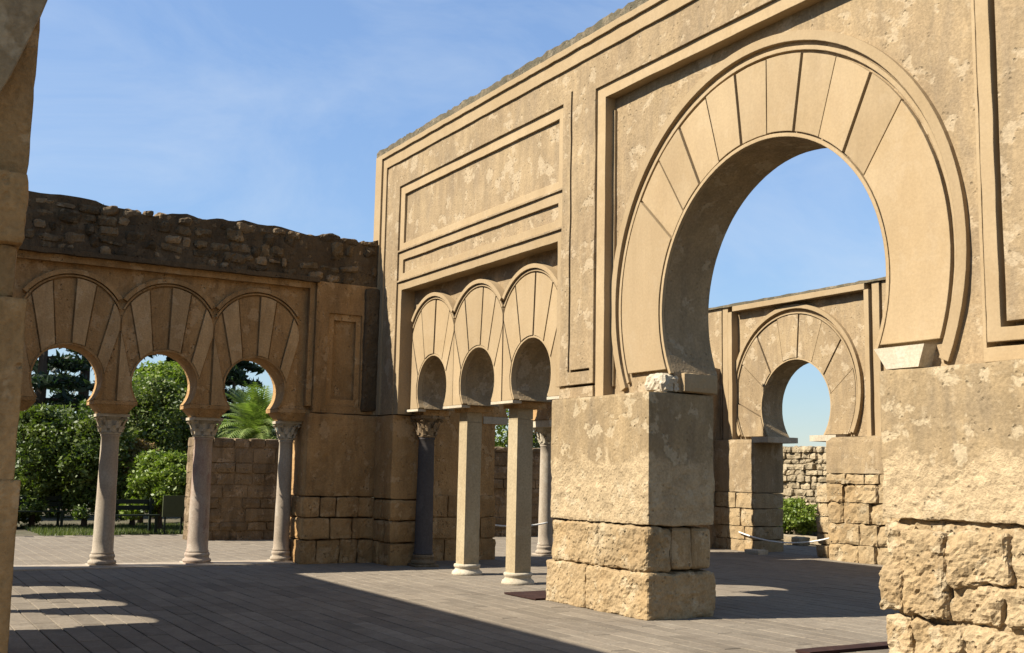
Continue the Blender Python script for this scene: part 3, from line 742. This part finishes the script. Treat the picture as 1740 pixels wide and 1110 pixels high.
# far rubble wall beyond the distant arch
Fw = thing('far_rubble_wall', 'low sunlit rubble wall far beyond the distant arch', 'wall', (-5, 17.4, 0), world=True)
random.seed(55)
courses(Fw, 'x', -9.4, -3.6, -.05, 2.62, 17.0, 17.6, .11, .24, .14, .5, 'far', amp=.06, rnd=.045, res=.09, prot=.07)
obj('rubble_core', rough_box((-16, 17.15, -.05), (6, 17.7, 2.55), .4, .05, .1, 4), 'far', Fw)
st = thing('stone_step', 'low pale stone step on the ground beyond the distant arch', 'step', (-2.5, 13.2, 0), world=True)
courses(st, 'x', -5.2, .4, -.02, .16, 13.0, 13.7, .17, .2, .5, .9, 'far', amp=.015, rnd=.03, res=.1)
fb = obj('fallen_block', rough_box((-2.3, 12.2, -.02), (-1.75, 12.6, .2), .06, .03, .05, 8), 'far'); tag(fb, 'small pale squared block lying on the floor beyond the far arch', 'stone')

# ================================================================== low garden wall behind the arcades
def low_wall(label, y0, y1, seed):
    t = thing('low_garden_wall', label, 'wall', (-6.95, (y0+y1)/2, 0), world=True)
    random.seed(seed)
    obj('wall_body', rough_box((-7.3, y0+.02, -.02), (-6.63, y1, 2.26), .16, .015, .03, seed, 2), 'lowstone', t)
    courses(t, 'y', y0, y1-.02, -.02, 2.31, -7.28, -6.60, .19, .36, .28, .7, 'lowstone', amp=.03, rnd=.035, res=.12, prot=.02)
low_wall('low shaded rubble wall behind the middle and slim round columns', -1.52, 2.8, 3)
low_wall('low shaded rubble wall seen between the square pillars', 5.85, 10.6, 4)

# ================================================================== WALL C : the near arcade that shades the floor
C_ = thing('near_arcade_wall', 'brown stone jamb with impost at the left edge, end of the near wall', 'wall', (6, -8.5, 0), world=True)
TC = T_C(-8.15)
CS = [2.02, 3.62, 5.22]
bot = [(-0.9, -.02), (1.18, -.02), (1.18, 2.70)]
for cx in CS: bot += list(reversed(horseshoe((cx, 2.98), 0.53, 2.70, 24)))
bot += [(6.06, 2.70), (6.06, -.02), (12.7, -.02)]
obj('wall_body', prism(TC, bot+[(12.7, 5.85), (-0.9, 5.85)], 0.0, 0.74, step=0.3, jit=0.004), 'bwall', C_)
# the jamb in view: coursed blocks, impost, springing of a broken arch
zc = [(-.02, .75), (.745, 1.55), (1.545, 2.36)]
for i, (z0, z1) in enumerate(zc):
    pier_block((12.5, -8.9, z0), (13.28+.004*(i % 2), -7.415-.027*i, z1), C_, 'bwall', .007, .006, 80+i, .045, 2.6)
pier_block((12.5, -8.9, 2.358), (13.25, -7.525, 2.60), C_, 'bwall', .010, .02, 91, .035, 4, 'impost')
pier_block((12.5, -8.9, 2.598), (13.29, -7.505, 2.93), C_, 'bwall', .010, .02, 92, .035, 4, 'impost')
pier_block((12.5, -8.9, 2.928), (13.21, -7.50, 5.9), C_, 'bwall', .009, .02, 93, .06, 3, 'springer')
TJ = lambda u, d, z: (13.25+.16*max(0, z-3.05)-d, u, z)
obj('pale_jamb_piece', prism(TJ, [(-8.9, 3.02), (-7.74, 3.08), (-7.66, 3.27), (-7.585, 3.45), (-7.50, 3.72), (-7.485, 4.2), (-7.48, 4.9), (-8.9, 4.9)], 0, .3, step=.08, jit=.014, grid=.07, amp=.012, seed=6), 'render', C_)  # paler piece with a slanting lower edge, leaning outward as it rises
for x in (1.2, 2.82, 4.42, 6.04):
    bm = bmesh.new(); box(bm, (x-.26, -8.9, 2.58), (x+.26, -8.14, 2.695)); obj('impost', bm, 'impost', C_)
for i, x in enumerate((2.82, 4.42)):
    round_column('round_column', ('round column of the near arcade, further from the camera', 'round column of the near arcade, closer to the camera')[i], (x, -8.52, 0), 'pale', 2.58, 2.24, .15)

# ================================================================== small things
th = obj('pale_floor_strip', rough_box((-0.86, -6.3, -.02), (-0.06, -1.36, .022), .12, .004, .01, 2, 2), 'pale'); tag(th, 'long pale floor strip under the round columns of the shaded arcade', 'threshold')  # long low strip in a paler colour than the paving
def floor_patch(label, lo, hi, seed):  # thin dark red-brown patch laid flat on the floor
    o = obj('dark_floor_patch', rough_box(lo, hi, .1, .004, .008, seed, 2), 'redbrown'); tag(o, label, 'board')
floor_patch('dark red-brown patch on the floor left of the big sunlit pier', (5.35, -.36, .002), (6.17, .38, .03), 1)
floor_patch('dark red-brown patch on the floor beside the right pier', (10.72, -.3, .002), (10.92, 1.3, .035), 2)

def rope(label, a, b, sag):
    a = Vector(a); b = Vector(b); pts = []
    for i in range(17):
        t = i/16; p = a.lerp(b, t); p.z -= sag*4*t*(1-t); pts.append(p)
    o = obj('barrier_rope', tube(bmesh.new(), pts, .016, 7), 'rope', None, True); tag(o, label, 'rope', 'white barrier ropes')
rope('white rope hanging across the opening behind the square pillars', (-.45, 2.5, .66), (-.45, 4.0, .66), .07)
rope('white rope hanging across the foot of the far arch', (-.6, 9.2, .42), (2.1, 9.2, .44), .16)
wb = obj('white_block', rough_box((.05, 8.75, -.01), (.5, 9.05, .1), .05, .012, .02, 7, 5), 'impost'); tag(wb, 'small white stone block on the floor beside the far arch pier', 'stone')

# notice board and bench in the garden
nb = thing('notice_board', 'olive notice board on thin legs before the bright green shrub', 'sign', (-9.5, -1.2, 0))
bm = bmesh.new(); box(bm, (-.03, -.27, .40), (.03, .27, .92)); obj('panel', bm, 'board', nb)
for s in (-.2, .2):
    bm = bmesh.new(); box(bm, (-.02, s-.02, -.03), (.02, s+.02, .40)); obj('leg', bm, 'metal', nb)
def bench(label, loc, rot):
    t = thing('park_bench', label, 'bench', loc, 'garden benches'); t.rotation_euler = (0, 0, rot)
    for k in range(3):
        bm = bmesh.new(); box(bm, (-.7, -.2+.14*k, .42), (.7, -.08+.14*k, .45)); obj('seat_slat', bm, 'metal', t)
    for k in range(2):
        bm = bmesh.new(); box(bm, (-.7, .24, .55+.15*k), (.7, .27, .66+.15*k)); obj('back_slat', bm, 'metal', t)
    for s in (-.6, .6):
        bm = bmesh.new(); box(bm, (s-.03, -.2, -.03), (s+.03, -.15, .42)); box(bm, (s-.03, .2, -.03), (s+.03, .24, .85)); obj('leg', bm, 'metal', t)
bench('dark green bench in front of the bright green shrub', (-9.7, -2.2, 0), RAD(100))
bench('dark green bench by the hedge at the far left', (-12.2, -4.0, 0), RAD(95))

# ================================================================== vegetation
def leaves(n, sample, size, rng, stretch=1.5, droop=0.0):
    vs_, fs = [], []
    for _ in range(n):
        p, nrm = sample(rng)
        d = Vector((rng.gauss(0, 1), rng.gauss(0, 1), rng.gauss(0, .7)-droop)).normalized()
        s = d.cross(Vector((rng.gauss(0, 1), rng.gauss(0, 1), rng.gauss(0, 1))))
        if s.length < 1e-3: continue
        s.normalize(); k = size*rng.choice((.55, .8, 1.0, 1.0, 1.3, 1.7))*rng.uniform(.85, 1.15); i = len(vs_)
        vs_ += [p-d*k*stretch*.5, p+s*k*.42, p+d*k*stretch*.5, p-s*k*.42]
        fs.append((i, i+1, i+2, i+3))
    return vs_, fs

def clump_sampler(clumps, shell=.55):
    wts = [c[1][0]*c[1][1]+c[1][1]*c[1][2]+c[1][0]*c[1][2] for c in clumps]
    def f(rng):
        c, r = rng.choices(clumps, wts)[0]
        d = Vector((rng.gauss(0, 1), rng.gauss(0, 1), rng.gauss(0, 1))).normalized()
        t = shell+(1-shell)*rng.random()**.6
        t *= 1+.25*noise.noise(Vector(c)*2+d*2.2)
        return Vector((c[0]+d.x*r[0]*t, c[1]+d.y*r[1]*t, c[2]+d.z*r[2]*t)), d
    return f

def bush(name, label, cat, loc, rx, h, mat, n, size, seed, zb=0.1, group=None, trunk=True, ncl=26):
    t = thing(name, label, cat, (loc[0], loc[1], 0), group)
    rng = random.Random(seed); cl = []
    for k in range(ncl):
        a = rng.random()*6.283; q = math.sqrt(rng.random()); z = rng.uniform(zb, h)
        w = rx*(1.0-.55*max(0, (z-h*.45)/(h*.55))**1.5)
        s = rng.uniform(.18, .40)*rx
        cl.append(((math.cos(a)*q*w*.85, math.sin(a)*q*w*.85, min(z, h-s*.7)), (s, s, s*rng.uniform(.7, 1.0))))
    cs = clump_sampler(cl, .25)
    def smp(r_):
        if r_.random() < .45:
            while True:
                q = Vector((r_.uniform(-1, 1), r_.uniform(-1, 1), r_.uniform(-1, 1)))
                k = 1+.55*noise.noise(q*1.9+Vector((seed*3.7, 0, 0)))+.25*noise.noise(q*4.5+Vector((seed, 5, 0)))
                if .35 < q.length/k < .92: return Vector((q.x*rx, q.y*rx, zb+(h-zb)*(.5+.5*q.z))), q
        return cs(r_)
    v, f = leaves(int(n*1.8), smp, size*.78, rng)
    obj('crown', (v, [], f), mat, t)
    if trunk:
        bm = bmesh.new()
        tube(bm, [(0, 0, -.05), (.05, 0, h*.3), (.0, .08, h*.6)], [.09, .07, .03], 7)
        for k in range(4):
            a = k*1.6+rng.random(); tube(bm, [(0.03, 0, h*.2), (math.cos(a)*rx*.35, math.sin(a)*rx*.35, h*.5), (math.cos(a)*rx*.6, math.sin(a)*rx*.6, h*.75)], [.05, .035, .015], 5)
        obj('trunk', bm, 'bark', t)
    return t
G1 = 'garden shrubs behind the arcade'
bush('laurel_bush', 'dark glossy laurel at the far left, seen through the leftmost arch', 'shrub', (-13.2, -3.95), 1.15, 3.2, 'leaf_dark', 9000, .085, 1, .25, G1)
bush('laurel_bush', 'taller dark green laurel just left of the first round column', 'shrub', (-12.6, -2.75), 1.1, 3.35, 'leaf_dark', 9000, .085, 2, .25, G1)
bush('laurel_bush', 'mid green tree seen between the first two round columns', 'tree', (-15.2, -0.75), 1.35, 4.2, 'leaf_mid', 11000, .09, 3, .4, G1)
bush('ochre_shrub', 'ochre and reddish shrub above the bright green one', 'shrub', (-12.7, -1.5), .6, 2.35, 'leaf_ochre', 3500, .07, 4, .9, G1)
bush('bright_shrub', 'bright yellow-green rounded shrub between the first two round columns', 'shrub', (-11.1, -1.15), .95, 2.0, 'leaf_bright', 9000, .075, 5, .5, G1)
bush('laurel_bush', 'dark green tree left of the pink-stained column', 'tree', (-16.2, 0.75), 1.1, 3.8, 'leaf_dark', 9000, .09, 6, .3, G1)
bush('feathery_tree', 'light green feathery tree rising in the middle arch', 'tree', (-18.3, .35), 1.5, 5.0, 'leaf_bright', 10000, .10, 7, 2.6, G1)
bush('laurel_bush', 'fresh green tree seen between the square pillars', 'tree', (-12.6, 9.3), 1.8, 4.9, 'leaf_bright', 9000, .09, 8, .5, G1)
bush('grey_shrub', 'grey-green shrub seen right of the square pillars', 'shrub', (-12.5, 11.3), 1.2, 4.0, 'leaf_grey', 7000, .075, 9, .5, G1)
bush('green_bush', 'small bright green bush beyond the far arch', 'shrub', (-6.0, 16.0), .95, 1.05, 'leaf_bright', 7000, .07, 10, .1, None, False)
bush('clipped_hedge', 'low clipped hedge at the far left behind the bench', 'hedge', (-13.2, -4.75), .8, .95, 'leaf_mid', 5000, .06, 11, .1, None, False, 22)
random.seed(3)
for k, (x, y_, r_, h_, mt, lab) in enumerate(((-19, -5.2, 1.6, 3.6, 'leaf_dark', 'dark shrub glimpsed behind the far left laurel'), (-20, -2.5, 1.7, 3.4, 'leaf_dark', 'dark shrub glimpsed behind the taller laurel'), (-20.5, 2.6, 1.6, 3.3, 'leaf_mid', 'mid green shrub glimpsed behind the pink-stained column'))):
    bush('background_shrub', lab, 'shrub', (x, y_), r_, h_, mt, 7000, .12, 30+k, .2, 'shrubs at the back of the garden')

def conifer(label, loc, h, r, seed, zlow=1.5, n=9000):
    t = thing('conifer_tree', label, 'tree', (loc[0], loc[1], 0), 'dark conifers behind the garden')
    rng = random.Random(seed)
    bm = bmesh.new(); tube(bm, [(0, 0, -.1), (.1, .05, h*.4), (0, 0, h*.97)], [h*.022, h*.016, .03], 8)
    cl = []
    z = zlow
    while z < h*.97:
        L = r*(1-.72*z/h)*rng.uniform(.75, 1.1)
        for k in range(rng.choice((3, 4, 4))):
            a = rng.random()*6.283; e = Vector((math.cos(a)*L, math.sin(a)*L, z-L*.12+rng.uniform(-.2, .2)))
            tube(bm, [(0, 0, z), e*.5+Vector((0, 0, z*.5+.08)), e], [.05, .035, .012], 5)
            for q in (.35, .55, .75, .95):
                p = Vector((0, 0, z)).lerp(e, q); s = L*.20*(1.15-q*.5)
                cl.append(((p.x, p.y, p.z), (s*1.25, s*1.25, s*.5)))
        z += rng.uniform(.45, .75)*h/10
    obj('trunk', bm, 'bark', t)
    v, f = leaves(int(n*.9), clump_sampler(cl, .0), .14, rng, 2.8, .2); obj('crown', (v, [], f), 'leaf_pine', t)
conifer('tall dark conifer with bare trunk seen through the leftmost arch', (-32, -1.6), 13, 4.2, 1)
conifer('dark conifer with open branches behind the first round column', (-35, 0.6), 14, 4.4, 2)
conifer('dense dark conifer in the top of the middle arch', (-29.5, 3.6), 11, 4.2, 3, 2.5, 13000)
conifer('dark conifer at the left edge of the rightmost shaded arch', (-28, 5.5), 8.3, 2.6, 4, 2.0)

def palm(label, loc, z0, n, L, seed):
    t = thing('palm', label, 'palm', (loc[0], loc[1], 0)); rng = random.Random(seed)
    bm = bmesh.new(); tube(bm, [(0, 0, -.1), (0, 0, z0*.6), (0, 0, z0+.1)], [.28, .24, .2], 9); obj('trunk', bm, 'bark', t)
    for k in range(n):
        a = rng.random()*6.283; e = rng.uniform(.15, 1.45); l_ = L*rng.uniform(.75, 1.1)
        d = Vector((math.cos(a)*math.cos(e), math.sin(a)*math.cos(e), math.sin(e)))
        p = Vector((0, 0, z0)); pts = [p.copy()]
        for i in range(12):
            p = p+d*l_/12; d = (d+Vector((0, 0, -.13))).normalized(); pts.append(p.copy())
        vs_, fs = [], []
        for i in range(1, 13):
            ax = (pts[i]-pts[i-1]).normalized(); s = ax.cross(Vector((0, 0, 1)))
            s = s.normalized() if s.length > .01 else Vector((1, 0, 0))
            for sg in (-1, 1):
                for h2 in (0, .5):
                    q = pts[i-1].lerp(pts[i], h2); w = l_*.26*math.sin(math.pi*min(1, (i+.4)/13.2))
                    tip = q+(s*sg*.8+ax*.7+Vector((0, 0, -.15))).normalized()*w
                    i0 = len(vs_); vs_ += [q-ax*.028, q+ax*.028, tip]; fs.append((i0, i0+1, i0+2))
            i0 = len(vs_); vs_ += [pts[i-1]-s*.012, pts[i-1]+s*.012, pts[i]+s*.01, pts[i]-s*.01]; fs.append((i0, i0+1, i0+2, i0+3))
        obj('frond', (vs_, [], fs), 'leaf_palm', t)
palm('feathery palm above the low wall, seen through the rightmost shaded arch', (-14, 2.3), 2.5, 120, 2.0, 3)

# grass patch at the garden edge
rng = random.Random(9); vs_, fs = [], []
for _ in range(9000):
    x, y_ = rng.uniform(-13.8, -9.4), rng.uniform(-4.2, 0.2); h_ = rng.uniform(.03, .09); a = rng.random()*3.14; i0 = len(vs_)
    c_, s_ = math.cos(a)*.012, math.sin(a)*.012
    vs_ += [(x-c_, y_-s_, -.04), (x+c_, y_+s_, -.04), (x+rng.uniform(-.04, .04), y_+rng.uniform(-.04, .04), h_)]; fs.append((i0, i0+1, i0+2))
gr = obj('grass', (vs_, [], fs), 'grass'); gr['kind'] = 'stuff'; gr['label'] = 'short grass at the edge of the garden'; gr['category'] = 'grass'
